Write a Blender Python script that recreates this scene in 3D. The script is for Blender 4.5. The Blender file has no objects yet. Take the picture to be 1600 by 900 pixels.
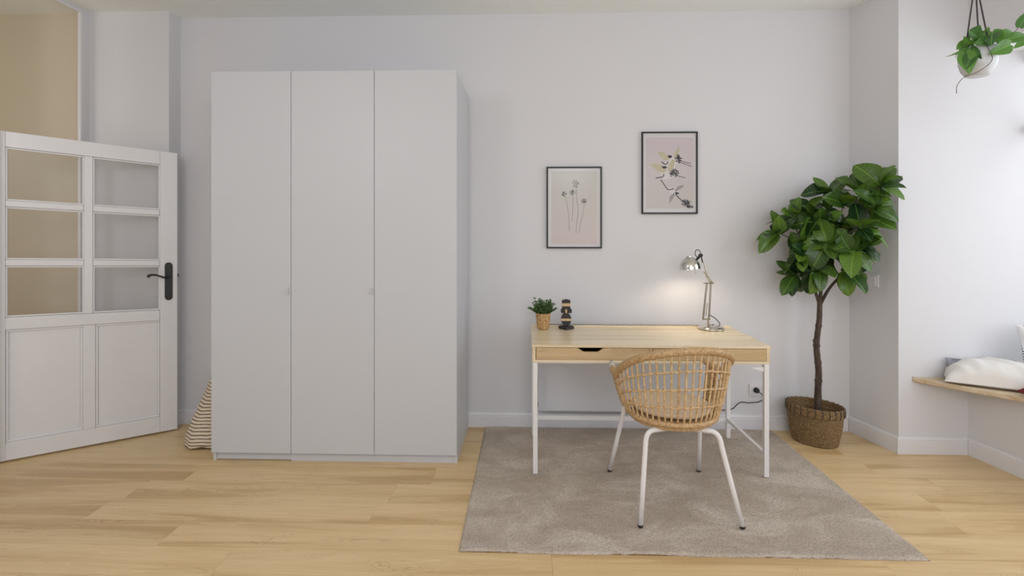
import bpy, bmesh, math, random
from mathutils import Vector, Matrix, noise
PI = math.pi
random.seed(7)
scene = bpy.context.scene
C = scene.collection

# ------------------------------------------------------------ camera
cam_d = bpy.data.cameras.new('camera'); cam = bpy.data.objects.new('camera', cam_d); C.objects.link(cam)
cam.location = (0, 0, 1.38); cam.rotation_euler = (PI/2, 0, math.atan(24/800))
cam_d.sensor_width = 36; cam_d.lens = 18; cam_d.shift_y = -0.055; cam_d.clip_start = 0.05
scene.camera = cam
scene.view_settings.view_transform = 'Standard'; scene.view_settings.look = 'None'
scene.view_settings.gamma = 1; scene.view_settings.use_curve_mapping = False
scene.view_settings.exposure = -0.48
# ------------------------------------------------------------ world (bright overcast day)
W = bpy.data.worlds.new('sky'); scene.world = W; W.use_nodes = True
W.node_tree.nodes['Background'].inputs[0].default_value = (0.86, 0.93, 1.0, 1)
W.node_tree.nodes['Background'].inputs[1].default_value = 1.2

def area(name, loc, to, sx, sy, power, col=(1, 1, 1)):
    d = bpy.data.lights.new(name, 'AREA'); d.shape = 'RECTANGLE'; d.size = sx; d.size_y = sy
    d.energy = power; d.color = col
    o = bpy.data.objects.new(name, d); C.objects.link(o); o.location = loc
    o.rotation_euler = (Vector(to)-Vector(loc)).to_track_quat('-Z', 'Y').to_euler()
    return o
# daylight in the bay window (outside the panes, right), an added soft fill light behind the camera,
# unseen point lights added overhead for even ambient, and the hall's warm lamp
area('bay_window_daylight', (3.60, 2.15, 1.65), (2.2, 3.0, 1.3), 2.2, 1.9, 44, (0.94, 0.95, 1.03))
area('rear_fill_light', (0.9, -1.75, 1.75), (0.3, 3.6, 1.2), 3.4, 1.9, 46, (1.0, 0.995, 1.07))
for gx, gy, gw in ((.6, -.1, 24), (-1.75, .35, 36)):
    pd_ = bpy.data.lights.new('ceiling_fill_light', 'POINT'); pd_.energy = gw; pd_.color = (1.0, 1.0, 1.07); pd_.shadow_soft_size = .25
    pdo = bpy.data.objects.new('ceiling_fill_light', pd_); C.objects.link(pdo); pdo.location = (gx, gy, 2.3)
area('hall_lamp', (-4.4, 1.3, 1.9), (-4.0, 3.5, 1.5), 1.2, 1.2, 20, (1.0, 0.95, 0.88))

# ------------------------------------------------------------ materials
def lin(c):
    return tuple(((v/255)/12.92 if v/255 <= 0.04045 else ((v/255+0.055)/1.055)**2.4) for v in c) + (1,)
class NT:
    def __init__(s, name):
        m = bpy.data.materials.new(name); m.use_nodes = True; s.m = m; s.t = m.node_tree
        s.n = s.t.nodes; s.p = s.n['Principled BSDF']; s.out = s.n['Material Output']
    def add(s, ty, **k):
        x = s.n.new(ty)
        for a, b in k.items(): setattr(x, a, b)
        return x
    def link(s, a, b): s.t.links.new(a, b)
    def noise(s, vec, scale, detail=4, rough=.55, dist=0):
        x = s.add('ShaderNodeTexNoise'); x.inputs['Scale'].default_value = scale
        x.inputs['Detail'].default_value = detail; x.inputs['Roughness'].default_value = rough
        x.inputs['Distortion'].default_value = dist
        if vec is not None: s.link(vec, x.inputs['Vector'])
        return x.outputs['Fac']
    def ramp(s, fac, stops):
        r = s.add('ShaderNodeValToRGB'); e = r.color_ramp.elements
        while len(e) < len(stops): e.new(.5)
        for el, (p, c) in zip(e, stops): el.position = p; el.color = c
        s.link(fac, r.inputs[0]); return r.outputs[0]
    def math(s, op, a, b=None, clamp=False):
        x = s.add('ShaderNodeMath', operation=op, use_clamp=clamp)
        for i, v in enumerate((a, b)):
            if v is None: continue
            if isinstance(v, (int, float)): x.inputs[i].default_value = v
            else: s.link(v, x.inputs[i])
        return x.outputs[0]
    def mapping(s, vec, scale, loc=(0, 0, 0), rot=(0, 0, 0)):
        x = s.add('ShaderNodeMapping'); x.inputs['Scale'].default_value = scale
        x.inputs['Location'].default_value = loc; x.inputs['Rotation'].default_value = rot
        s.link(vec, x.inputs['Vector']); return x.outputs[0]
    def obj(s): return s.add('ShaderNodeTexCoord').outputs['Object']
    def gen(s): return s.add('ShaderNodeTexCoord').outputs['Generated']
    def pos(s): return s.add('ShaderNodeNewGeometry').outputs['Position']
    def rnd(s): return s.add('ShaderNodeObjectInfo').outputs['Random']
    def mix(s, f, a, b, mode='MIX'):
        x = s.add('ShaderNodeMix', data_type='RGBA', blend_type=mode)
        for i, v in ((0, f), (6, a), (7, b)):
            if isinstance(v, (int, float, tuple)): x.inputs[i].default_value = v
            else: s.link(v, x.inputs[i])
        return x.outputs[2]
    def col(s, c):
        if isinstance(c, tuple): s.p.inputs['Base Color'].default_value = c
        else: s.link(c, s.p.inputs['Base Color'])
    def bump(s, h, strength=.2, dist=.002):
        b = s.add('ShaderNodeBump'); b.inputs['Strength'].default_value = strength
        b.inputs['Distance'].default_value = dist
        s.link(h, b.inputs['Height']); s.link(b.outputs[0], s.p.inputs['Normal'])
    def set(s, rough=.5, metal=0, spec=.5):
        s.p.inputs['Roughness'].default_value = rough; s.p.inputs['Metallic'].default_value = metal
        s.p.inputs['Specular IOR Level'].default_value = spec; return s

def plain(name, rgb, rough=.5, metal=0, var=.04, scale=30, bump=0, bscale=200, spec=.5):
    t = NT(name).set(rough, metal, spec); v = t.obj()
    c = lin(rgb); d = tuple(x*(1-var*2) for x in c[:3])+(1,)
    t.col(t.ramp(t.noise(v, scale), [(.3, d), (.7, c)]))
    if bump: t.bump(t.noise(v, bscale, 2), bump, .001)
    return t.m
M = {}
M['wall'] = plain('wall_paint', (221, 220, 222), .75, var=.008, scale=2, bump=.06, bscale=160, spec=.3)
M['ceiling'] = plain('ceiling_paint', (245, 248, 245), .85, var=.006, scale=2, bump=.04, spec=.2)
M['beige'] = plain('hall_paint', (212, 201, 180), .8, var=.02, scale=1.5, bump=.05)
M['trim'] = plain('trim_lacquer', (228, 227, 229), .38, var=.008, scale=6)
M['door'] = plain('door_lacquer', (229, 228, 228), .34, var=.02, scale=5, bump=.05, bscale=24)
M['wardrobe'] = plain('wardrobe_foil', (205, 207, 210), .42, var=.004, scale=3)
M['white_metal'] = plain('white_powder_coat', (236, 234, 232), .35, var=.01, bump=.03)
M['knob'] = plain('pale_knob', (205, 206, 208), .3)
M['iron'] = plain('dark_pewter', (62, 60, 54), .42, .75, var=.2, scale=60, bump=.2)
M['chrome'] = plain('chrome', (215, 212, 205), .1, 1, var=.02)
M['steel'] = plain('brushed_nickel', (176, 168, 150), .24, 1, var=.05)
M['black'] = plain('black_plastic', (26, 26, 28), .45, var=.1)
M['frame'] = plain('black_frame', (30, 28, 29), .5, var=.1)
M['paper'] = plain('white_paper', (226, 223, 222), .8, var=.01)
M['plastic'] = plain('white_plastic', (226, 225, 227), .35, var=.005)
M['ink'] = plain('dark_ink', (40, 36, 40), .8, var=.15, scale=90)
M['ink_brown'] = plain('brown_ink', (64, 50, 58), .8, var=.25, scale=70)
M['ink_cream'] = plain('cream_ink', (205, 198, 162), .8, var=.05)
M['ink_white'] = plain('white_ink', (226, 220, 218), .8, var=.03)
M['ink_grey'] = plain('grey_ink', (172, 164, 158), .8, var=.1)
M['soil'] = plain('potting_soil', (52, 40, 30), .95, var=.3, scale=80, bump=.6, bscale=90)
M['soot'] = plain('charcoal_stain', (48, 45, 46), .6, var=.12, scale=60, bump=.1)
M['pale_wood'] = plain('pale_wood', (214, 182, 138), .6, var=.08, scale=50)
M['heater'] = plain('heater_enamel', (214, 214, 217), .4, var=.005)
M['grey_fabric'] = plain('grey_fabric', (150, 152, 158), .9, var=.15, scale=60, bump=.3, bscale=300)
M['red_fabric'] = plain('red_knit', (126, 36, 48), .9, var=.25, scale=70, bump=.5, bscale=220)
M['white_fabric'] = plain('white_linen', (234, 230, 224), .9, var=.02, scale=12, bump=.25, bscale=240)
M['cushion'] = plain('cream_canvas', (226, 205, 176), .9, var=.03, scale=20, bump=.3, bscale=500)
M['outside'] = plain('outside_render', (150, 150, 150), .9)

def bark(name, a, b, sc):
    t = NT(name).set(.85); v = t.mapping(t.obj(), (1, 1, .35))
    f = t.noise(v, sc, 5, .65); t.col(t.ramp(f, [(.3, lin(a)), (.7, lin(b))])); t.bump(f, .7, .006); return t.m
M['bark'] = bark('tree_bark', (50, 40, 34), (98, 82, 70), 60)

def leafmat(name, dark, light, rough=.36, rib=True):
    t = NT(name).set(rough); g = t.gen(); r = t.rnd()
    base = t.mix(r, lin(dark), lin(light))
    n = t.noise(g, 5, 3); base = t.mix(t.math('MULTIPLY', n, .35), base, lin(tuple(int(x*.6) for x in dark)))
    if rib:
        sep = t.add('ShaderNodeSeparateXYZ'); t.link(g, sep.inputs[0])
        d = t.math('ABSOLUTE', t.math('SUBTRACT', sep.outputs[0], .5))
        mid = t.math('LESS_THAN', d, .018)
        # side veins running forward from the midrib
        w = t.math('SUBTRACT', sep.outputs[1], t.math('MULTIPLY', d, .45))
        w = t.math('ABSOLUTE', t.math('SUBTRACT', t.math('FRACT', t.math('MULTIPLY', w, 9)), .5))
        side = t.math('LESS_THAN', w, .05)
        v = t.math('MAXIMUM', mid, t.math('MULTIPLY', side, .45))
        base = t.mix(t.math('MULTIPLY', v, .28), base, lin(tuple(min(255, int(x*1.5+25)) for x in light)))
        t.bump(v, .5, .0015)
    t.col(base)
    t.p.inputs['Transmission Weight'].default_value = 0
    tr = t.add('ShaderNodeBsdfTranslucent'); t.link(base, tr.inputs[0])
    mx = t.add('ShaderNodeMixShader'); mx.inputs[0].default_value = .22
    t.link(t.p.outputs[0], mx.inputs[1]); t.link(tr.outputs[0], mx.inputs[2]); t.link(mx.outputs[0], t.out.inputs[0])
    return t.m
M['leaf'] = leafmat('glossy_leaf', (30, 62, 34), (112, 150, 52), .27)
M['leaf_bright'] = leafmat('bright_leaf', (58, 104, 44), (104, 158, 60), .4)
M['leaf_small'] = leafmat('sprig_leaf', (66, 102, 50), (160, 188, 120), .5, rib=False)

def oak(name, a, b, c, rough, per_obj=True, sc=1.0, axis_scale=(0.55, 7, 7), vari=.3, spec=.5):
    t = NT(name).set(rough, 0, spec); v = t.pos()
    if per_obj:
        r = t.rnd(); cmb = t.add('ShaderNodeCombineXYZ')
        for i, k in enumerate((37.0, 11.0, 5.0)): t.link(t.math('MULTIPLY', r, k), cmb.inputs[i])
        ad = t.add('ShaderNodeVectorMath', operation='ADD'); t.link(v, ad.inputs[0]); t.link(cmb.outputs[0], ad.inputs[1]); v = ad.outputs[0]
    m1 = t.mapping(v, tuple(x*sc for x in axis_scale))
    big = t.noise(m1, 1.3, 3, .5, .6)
    m2 = t.mapping(v, tuple(x*sc*y for x, y in zip(axis_scale, (2.4, 8, 8))))
    fine = t.noise(m2, 3.0, 6, .65, .3)
    # cathedral figure: rings of a distorted low noise
    ring = t.math('FRACT', t.math('MULTIPLY', big, 9.0))
    ring = t.math('ABSOLUTE', t.math('SUBTRACT', ring, .5))
    colr = t.ramp(big, [(.34, lin(c)), (.47, lin(b)), (.62, lin(a))])
    colr = t.mix(t.math('MULTIPLY', t.math('SUBTRACT', fine, .42, True), 1.5), colr, lin(c))
    mk = t.mapping(v, tuple(x*sc for x in (1.1, 5.0, 5.0)))
    kn = t.noise(mk, 1.5, 2, .5, 1.6); rg = t.math('FRACT', t.math('MULTIPLY', kn, 26.0)); rg = t.math('ABSOLUTE', t.math('SUBTRACT', rg, .5))
    kz = t.math('MULTIPLY', t.math('SUBTRACT', kn, .54, True), 5.0, True)
    colr = t.mix(t.math('MULTIPLY', t.math('GREATER_THAN', rg, .36), t.math('MULTIPLY', kz, .55)), colr, lin(tuple(x*.86 for x in c)))
    colr = t.mix(t.math('MULTIPLY', t.math('GREATER_THAN', ring, .44), .16), colr, lin(tuple(min(255, x+24) for x in a)))
    if per_obj:
        hs = t.add('ShaderNodeHueSaturation'); t.link(colr, hs.inputs['Color'])
        t.link(t.math('ADD', t.math('MULTIPLY', t.rnd(), vari), 1-vari/2), hs.inputs['Value']); colr = hs.outputs[0]
    t.col(colr); t.bump(fine, .12, .0012); return t.m
M['floor'] = oak('oak_floor', (230, 202, 154), (222, 192, 142), (198, 164, 114), .34, vari=.05)
M['desk'] = oak('oak_veneer', (238, 222, 190), (233, 215, 181), (222, 202, 166), .26, False, 1.4, spec=.5)
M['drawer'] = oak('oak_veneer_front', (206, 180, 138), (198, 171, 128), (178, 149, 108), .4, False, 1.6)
M['bench'] = oak('oak_bench', (222, 204, 178), (208, 186, 154), (184, 158, 122), .4, False, 1.5)

def rattan(name, a, b, sc=60, rough=.5):
    t = NT(name).set(rough); v = t.obj(); f = t.noise(v, sc, 4, .6)
    t.col(t.ramp(f, [(.28, lin(a)), (.72, lin(b))])); t.bump(f, .3, .001); return t.m
M['rattan'] = rattan('rattan', (182, 146, 100), (234, 206, 160))
M['rattan_dark'] = rattan('rattan_binding', (160, 122, 82), (222, 190, 142), 90)
M['rattan_tip'] = rattan('pale_rattan_tip', (176, 172, 160), (205, 200, 190), 40)
M['seagrass'] = rattan('seagrass', (84, 64, 40), (164, 134, 92), 110, .7)
M['bamboo'] = rattan('bamboo_weave', (140, 98, 50), (222, 186, 130), 70, .6)

def glass(name, tint, gloss=.08, rough=.02):
    t = NT(name); t.n.remove(t.p)
    tr = t.add('ShaderNodeBsdfTransparent'); tr.inputs[0].default_value = tint
    gl = t.add('ShaderNodeBsdfGlossy'); gl.inputs['Roughness'].default_value = rough
    lw = t.add('ShaderNodeLayerWeight'); lw.inputs[0].default_value = .5
    fr5 = t.math('MULTIPLY', t.math('POWER', lw.outputs['Facing'], 5.0), .9)
    nz = t.noise(t.obj(), 14, 2); b = t.add('ShaderNodeBump'); b.inputs['Strength'].default_value = .05
    b.inputs['Distance'].default_value = .01
    t.link(nz, b.inputs['Height']); t.link(b.outputs[0], gl.inputs['Normal'])
    mx = t.add('ShaderNodeMixShader'); t.link(t.math('ADD', fr5, gloss, True), mx.inputs[0])
    t.link(tr.outputs[0], mx.inputs[1]); t.link(gl.outputs[0], mx.inputs[2]); t.link(mx.outputs[0], t.out.inputs[0])
    return t.m
M['door_glass'] = glass('old_door_glass', (.94, .94, .94, 1), .015, .3)
M['frame_glass'] = glass('picture_glass', (.97, .97, .97, 1), .02, .2)
M['window_glass'] = glass('window_glass', (.95, .97, .97, 1), .04)

t = NT('frosted_pot_glass').set(.22)
t.col(lin((226, 228, 230))); t.p.inputs['Transmission Weight'].default_value = .2; M['pot_glass'] = t.m

t = NT('rug_pile').set(.95, 0, .1); v = t.pos()
big = t.noise(t.mapping(v, (2.0, 3.2, 1)), 1.6, 5, .6, .8); fine = t.noise(v, 150, 2, .6); rows = t.noise(t.mapping(v, (3, 60, 1)), 6, 3)
c = t.ramp(big, [(.32, lin((180, 165, 150))), (.5, lin((200, 186, 172))), (.66, lin((224, 212, 199)))])
c = t.mix(t.math('MULTIPLY', t.math('SUBTRACT', fine, .38, True), 2.2), c, lin((140, 126, 108)))
c = t.mix(t.math('MULTIPLY', rows, .3), c, lin((214, 204, 188)))
t.col(c); t.bump(fine, .9, .006); M['rug'] = t.m

t = NT('striped_canvas').set(.9); v = t.obj()
sx = t.add('ShaderNodeSeparateXYZ'); t.link(v, sx.inputs[0])
wob = t.math('MULTIPLY', t.noise(v, 9, 2), .02)
z = t.math('ADD', sx.outputs[2], wob); z = t.math('FRACT', t.math('MULTIPLY', z, 50.0))
t.col(t.mix(t.math('LESS_THAN', z, .26), lin((226, 210, 184)), lin((66, 58, 54))))
t.bump(t.noise(v, 300, 2), .3, .001); M['stripes'] = t.m

t = NT('patterned_weave').set(.9); v = t.obj()
sx = t.add('ShaderNodeSeparateXYZ'); t.link(v, sx.inputs[0])
a = t.math('GREATER_THAN', t.math('FRACT', t.math('MULTIPLY', sx.outputs[0], 17)), .5)
b = t.math('GREATER_THAN', t.math('FRACT', t.math('MULTIPLY', sx.outputs[2], 70)), .4)
t.col(t.mix(t.math('MULTIPLY', a, b), lin((228, 228, 230)), lin((110, 112, 122)))); M['pattern'] = t.m

t = NT('braided_cord').set(.8); v = t.obj()
sx = t.add('ShaderNodeSeparateXYZ'); t.link(v, sx.inputs[0])
k = t.math('GREATER_THAN', t.math('FRACT', t.math('ADD', t.math('MULTIPLY', sx.outputs[0], 62), t.math('MULTIPLY', sx.outputs[2], 90))), .5)
t.col(t.mix(k, lin((222, 220, 216)), lin((34, 32, 34)))); M['braid'] = t.m

t = NT('lamp_bulb'); t.p.inputs['Base Color'].default_value = (1, 1, 1, 1)
t.p.inputs['Emission Color'].default_value = (1, .86, .66, 1); t.p.inputs['Emission Strength'].default_value = 12; M['bulb'] = t.m

def printed(name, a, b):
    t = NT(name).set(.85); g = t.gen(); sx = t.add('ShaderNodeSeparateXYZ'); t.link(g, sx.inputs[0])
    t.col(t.mix(sx.outputs[2], lin(a), lin(b))); return t.m
M['print_a'] = printed('flower_print_ground', (216, 202, 198), (204, 202, 192))
M['print_b'] = printed('bird_print_ground', (208, 202, 196), (216, 204, 208))

# ------------------------------------------------------------ mesh helpers
WL = {}
class MB:
    def __init__(s): s.v = []; s.f = []
    def poly(s, verts, faces, mat=None):
        b = len(s.v)
        s.v += [(mat @ Vector(p)) if mat else Vector(p) for p in verts]
        s.f += [tuple(b+i for i in f) for f in faces]; return s
    def box(s, x0, x1, y0, y1, z0, z1, mat=None):
        v = [(x, y, z) for z in (z0, z1) for y in (y0, y1) for x in (x0, x1)]
        return s.poly(v, [(0, 2, 3, 1), (4, 5, 7, 6), (0, 1, 5, 4), (2, 6, 7, 3), (0, 4, 6, 2), (1, 3, 7, 5)], mat)
    def prism(s, pts, a, b, axis='z', mat=None):
        def P(p, h):
            return {'z': (p[0], p[1], h), 'y': (p[0], h, p[1]), 'x': (h, p[0], p[1])}[axis]
        n = len(pts); v = [P(p, a) for p in pts]+[P(p, b) for p in pts]
        f = [tuple(range(n)), tuple(range(2*n-1, n-1, -1))]+[(i, i+n, (i+1) % n+n, (i+1) % n) for i in range(n)]
        return s.poly(v, f, mat)
    def tube(s, path, r, seg=8, closed=False, cap=True, flat=1.0):
        path = [Vector(p) for p in path]; n = len(path)
        rr = r if isinstance(r, (list, tuple)) else [r]*n
        b = len(s.v); up = None
        for i, p in enumerate(path):
            if closed: d = path[(i+1) % n]-path[i-1]
            else: d = path[min(i+1, n-1)]-path[max(i-1, 0)]
            if d.length < 1e-9: d = Vector((0, 0, 1))
            d.normalize()
            if up is None:
                up = Vector((0, 0, 1)) if abs(d.z) < .9 else Vector((1, 0, 0))
            up = up-d*up.dot(d)
            if up.length < 1e-6: up = d.orthogonal()
            up.normalize(); sd = d.cross(up)
            for k in range(seg):
                a = 2*PI*k/seg; s.v.append(p+(up*math.cos(a)*flat+sd*math.sin(a))*rr[i])
        m = n if closed else n-1
        for i in range(m):
            j = (i+1) % n
            for k in range(seg):
                l = (k+1) % seg; s.f.append((b+i*seg+k, b+i*seg+l, b+j*seg+l, b+j*seg+k))
        if cap and not closed:
            s.f.append(tuple(b+k for k in range(seg))[::-1]); s.f.append(tuple(b+(n-1)*seg+k for k in range(seg)))
        return s
    def lathe(s, prof, seg=24, mat=None, sx=1, sy=1, cap=True):
        v = []; n = len(prof)
        for r, z in prof:
            for k in range(seg):
                a = 2*PI*k/seg; v.append((r*math.cos(a)*sx, r*math.sin(a)*sy, z))
        f = [(i*seg+k, i*seg+(k+1) % seg, (i+1)*seg+(k+1) % seg, (i+1)*seg+k) for i in range(n-1) for k in range(seg)]
        if cap:
            if prof[0][0] > 1e-5: f.append(tuple(range(seg))[::-1])
            if prof[-1][0] > 1e-5: f.append(tuple((n-1)*seg+k for k in range(seg)))
        return s.poly(v, f, mat)
    def grid(s, fn, nu, nv, closed_u=False):
        v = [fn(i/(nu if closed_u else nu-1), j/(nv-1)) for j in range(nv) for i in range(nu)]
        f = []
        for j in range(nv-1):
            for i in range(nu if closed_u else nu-1):
                i2 = (i+1) % nu; f.append((j*nu+i, j*nu+i2, (j+1)*nu+i2, (j+1)*nu+i))
        return s.poly(v, f)
    def mesh(s, name, mat, smooth=False, off=Vector((0, 0, 0)), bevel=0, merge=False):
        me = bpy.data.meshes.new(name); me.from_pydata([tuple(p-off) for p in s.v], [], s.f)
        bm = bmesh.new(); bm.from_mesh(me)
        if merge: bmesh.ops.remove_doubles(bm, verts=bm.verts, dist=1e-5)
        bmesh.ops.recalc_face_normals(bm, faces=bm.faces)
        if bevel:
            es = [e for e in bm.edges if len(e.link_faces) == 2 and e.calc_face_angle(0) > .6]
            bmesh.ops.bevel(bm, geom=es, offset=bevel, segments=2, profile=.5, affect='EDGES', clamp_overlap=True)
        bm.to_mesh(me); bm.free()
        if smooth:
            me.polygons.foreach_set('use_smooth', [True]*len(me.polygons))
            if smooth == 'auto': me.set_sharp_from_angle(angle=math.radians(40))
        me.materials.append(mat); return me
    def build(s, name, mat, parent=None, smooth=False, bevel=0, loc=None, merge=False):
        off = Vector(loc) if loc is not None else (WL[parent.name] if parent else Vector((0, 0, 0)))
        me = s.mesh(name, M[mat], smooth, off, bevel, merge)
        o = bpy.data.objects.new(name, me); C.objects.link(o)
        if parent:
            o.parent = parent; o.location = off-WL[parent.name]
        else: o.location = off
        WL[o.name] = off.copy(); return o

def thing(name, label, cat, loc, group=None):
    o = bpy.data.objects.new(name, None); C.objects.link(o); o.location = loc; o.empty_display_size = .05
    o['label'] = label; o['category'] = cat
    if group: o['group'] = group
    WL[o.name] = Vector(loc); return o
def tag(o, label, cat, group=None):
    o['label'] = label; o['category'] = cat
    if group: o['group'] = group
    return o
def struct(o): o['kind'] = 'structure'; return o
def sempty(name, loc=(0, 0, 0)):
    o = bpy.data.objects.new(name, None); C.objects.link(o); o.location = loc; o['kind'] = 'structure'
    WL[o.name] = Vector(loc); return o
def spline(pts, n=8):
    pts = [Vector(p) for p in pts]; P = [pts[0]*2-pts[1]]+pts+[pts[-1]*2-pts[-2]]; out = []
    for i in range(1, len(P)-2):
        for k in range(n):
            t = k/n; a, b, c, d = P[i-1:i+3]
            out.append(.5*((2*b)+(c-a)*t+(2*a-5*b+4*c-d)*t*t+(3*b-a-3*c+d)*t**3))
    out.append(pts[-1]); return out

# ------------------------------------------------------------ room shell
WY = 3.62; CH = 2.92
floor = struct(MB().box(-5.2, 4.0, -1.9, 4.2, -.06, -.012).build('floor', 'floor'))
unit = MB().box(-.5, .5, -.5, .5, -.5, .5).mesh('plank', M['floor'])
pw = .193; row = 0; y = -1.85
while y < 3.7:
    x = -5.15-random.random()*1.2
    while x < 4.0:
        L = 1.38
        x0, x1 = max(x, -5.15), min(x+L, 3.95)
        if x1-x0 > .05:
            o = bpy.data.objects.new('plank', unit); C.objects.link(o); o.parent = floor
            o.scale = (x1-x0-.0008, pw-.0008, .012)
            o.location = ((x0+x1)/2, y+pw/2, -.006+random.uniform(-.0002, 0))
        x += L
    y += pw
# walls (thick boxes)
DP, DD = Vector((2.735, 3.262)), Vector((.142, -.99))          # parapet line of the bay and its direction
def along(t, off=0): p = DP+DD*t+Vector((.99, .142))*off; return (p.x, p.y)
struct(MB().prism([(-2.5, WY), (2.236, WY), (2.236, WY+.2), (-2.5, WY+.2)], 0, CH).build('wall_back', 'wall'))
struct(MB().prism([(2.232, WY+.2), (2.232, WY), (2.312, 3.262), (3.45, 3.262), (3.45, WY+.2)], 0, CH).build('wall_back_right_pier', 'wall'))
struct(MB().prism([(-3.0825, 3.52), (-3.07, 3.50), (-2.5, 3.50), (-2.5, WY+.2), (-3.0825, WY+.2)], 0, CH).build('wall_back_left_pier', 'wall'))
# left wall with the tall opening, hall behind it
lw = struct(MB().box(-3.13, -3.07, -1.9, 2.86, 0, CH).box(-3.082, -3.07, 3.44, 3.52, 0, CH).box(-3.082, -3.07, 2.86, 3.44, 2.90, CH).build('wall_left', 'wall'))
struct(MB().box(-3.086, -3.066, 3.425, 3.4395, 0, 2.8995).box(-3.086, -3.066, 2.86, 3.425, 2.885, 2.8995).build('trim_1', 'trim'))
struct(MB().box(-5.2, -3.083, 3.52, 3.6, 0, CH).build('wall_hall_back', 'beige'))
struct(MB().box(-5.2, -5.1, .4, 3.52, 0, CH).build('wall_hall_left', 'beige'))
struct(MB().box(-5.2, -3.13, .3, .4, 0, CH).build('wall_hall_front', 'beige'))
# right side: parapet under the seat, lintel above the bay, then plain wall to the front
T1 = 2.7
struct(MB().prism([along(0), along(T1), along(T1, .1), along(0, .1)], 0, .444).build('wall_right_parapet', 'wall'))
struct(MB().prism([along(0), along(T1), along(T1, .1), along(0, .1)], 2.5, CH).build('wall_right_lintel', 'wall'))
struct(MB().prism([along(T1), along(5.3), along(5.3, .5), along(T1, .5)], 0, CH).build('wall_right', 'wall'))
struct(MB().prism([along(0, .1), along(T1, .1), along(T1, .5), along(0, .5)], 2.5, 2.56).build('ceiling_bay', 'ceiling'))
struct(MB().box(-5.2, 4.0, -1.9, 4.0, CH, CH+.1).build('ceiling', 'ceiling'))
# front wall with window opening behind the camera
struct(MB().box(-3.13, -1.1, -2.0, -1.9, 0, CH).box(2.9, 4.0, -2.0, -1.9, 0, CH).box(-1.1, 2.9, -2.0, -1.9, 0, .6).box(-1.1, 2.9, -2.0, -1.9, 2.75, CH).build('wall_front', 'wall'))

# baseboards: profiled boards
def baseboard(name, p, q, n, e0=0, e1=0):
    p, q, n = Vector(p).to_3d(), Vector(q).to_3d(), Vector(n).to_3d().normalized()
    prof = [(-.004, 0), (.016, 0), (.016, .078), (.0125, .081), (.0125, .084), (.015, .087), (.012, .097), (.008, .103), (-.004, .104)]
    d = (q-p).normalized(); b = MB(); v = []
    for base, e in ((p, -1), (q, 1)):
        for t_, z_ in prof:
            k = (e0 if e < 0 else e1)*t_
            v.append(base+d*e*k+n*t_+Vector((0, 0, z_)))
    m = len(prof)
    b.poly(v, [tuple(range(m)), tuple(range(2*m-1, m-1, -1))]+[(i, i+m, (i+1) % m+m, (i+1) % m) for i in range(m)])
    return struct(b.build(name, 'trim'))
baseboard('baseboard_back', (-2.5, WY), (2.232, WY), (0, -1), 0, -1)
baseboard('baseboard_back_left', (-3.07, 3.50), (-2.5, 3.50), (0, -1), 0, 1)
baseboard('baseboard_left', (-2.5, 3.50), (-2.5, WY), (1, 0), 1, -1)
baseboard('baseboard_right_return', (2.232, WY), (2.312, 3.262), (-.358, -.08), -.8, .8)
baseboard('baseboard_right_pier', (2.312, 3.262), DP, (0, -1), 1.0, -.9)
baseboard('baseboard_right', DP, along(5.2), (-.99, -.142), -.9, 0)

# ------------------------------------------------------------ bay window (window_1)
w1 = sempty('window_1', (3.05, 3.2, .48))
def wbox(t0, t1, o0, o1, z0, z1, name, mat, **k):
    MB().prism([along(t0, o0), along(t1, o0), along(t1, o1), along(t0, o1)], z0, z1).build(name, mat, w1, **k)
fo = .335
for t0, t1 in ((0, .045), (.86, .93), (1.75, 1.82), (2.62, 2.7)): wbox(t0, t1, fo, fo+.06, .444, 2.5, 'window_stile', 'trim')
for z0, z1 in ((.444, .52), (1.98, 2.04), (2.42, 2.5)): wbox(.0, 2.7, fo+.003, fo+.057, z0, z1, 'window_rail', 'trim')
for t0, t1 in ((.045, .86), (.93, 1.75), (1.82, 2.62)):
    for z0, z1 in ((.52, 1.98), (2.04, 2.42)): wbox(t0, t1, fo+.025, fo+.031, z0, z1, 'window_pane', 'window_glass')

# ------------------------------------------------------------ panelled, glazed door leaf (door_1)
dP, dQ = Vector((-2.428, 3.482, 0)), Vector((-3.192, 2.904, 0))
dU = (dQ-dP).normalized(); dN = Vector((-dU.y, dU.x, 0))
if dN.dot(Vector((0, 0, 0))-dP) < 0: dN = -dN       # towards the room
door = sempty('door_1', dQ)
DW = (dQ-dP).length
def dp(u, z, n): return dP+dU*u+Vector((0, 0, z*(1+.030*min(1, max(0, (z-.2)/.6))*u/.88)+.012))+dN*n
class DB(MB):
    def bx(s, u0, u1, z0, z1, n0, n1):
        v = [dp(u, z, n) for z in (z0, z1) for n in (n0, n1) for u in (u0, u1)]
        return s.poly(v, [(0, 2, 3, 1), (4, 5, 7, 6), (0, 1, 5, 4), (2, 6, 7, 3), (0, 4, 6, 2), (1, 3, 7, 5)])
zt = 1.912; rows3 = [(.832, 1.130), (1.168, 1.474), (1.512, 1.820)]
def dpart(name, u0, u1, z0, z1, n0=-.038, n1=0, mat='door', bev=.0015): return DB().bx(u0, u1, z0, z1, n0, n1).build(name, mat, door, bevel=bev)
dpart('stile', 0, .099, 0, zt); dpart('stile', .861, DW, 0, zt)
dpart('rail', .0995, .8605, 1.822, zt, -.037, -.001); dpart('rail', .0995, .8605, .760, .830, -.037, .004, bev=.004); dpart('rail', .0995, .8605, 0, .105, -.037, -.001)
dpart('mullion', .455, .499, .831, 1.821, -.036, .001, bev=.003); dpart('mullion', .442, .504, .106, .759, -.037, -.001)
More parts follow.
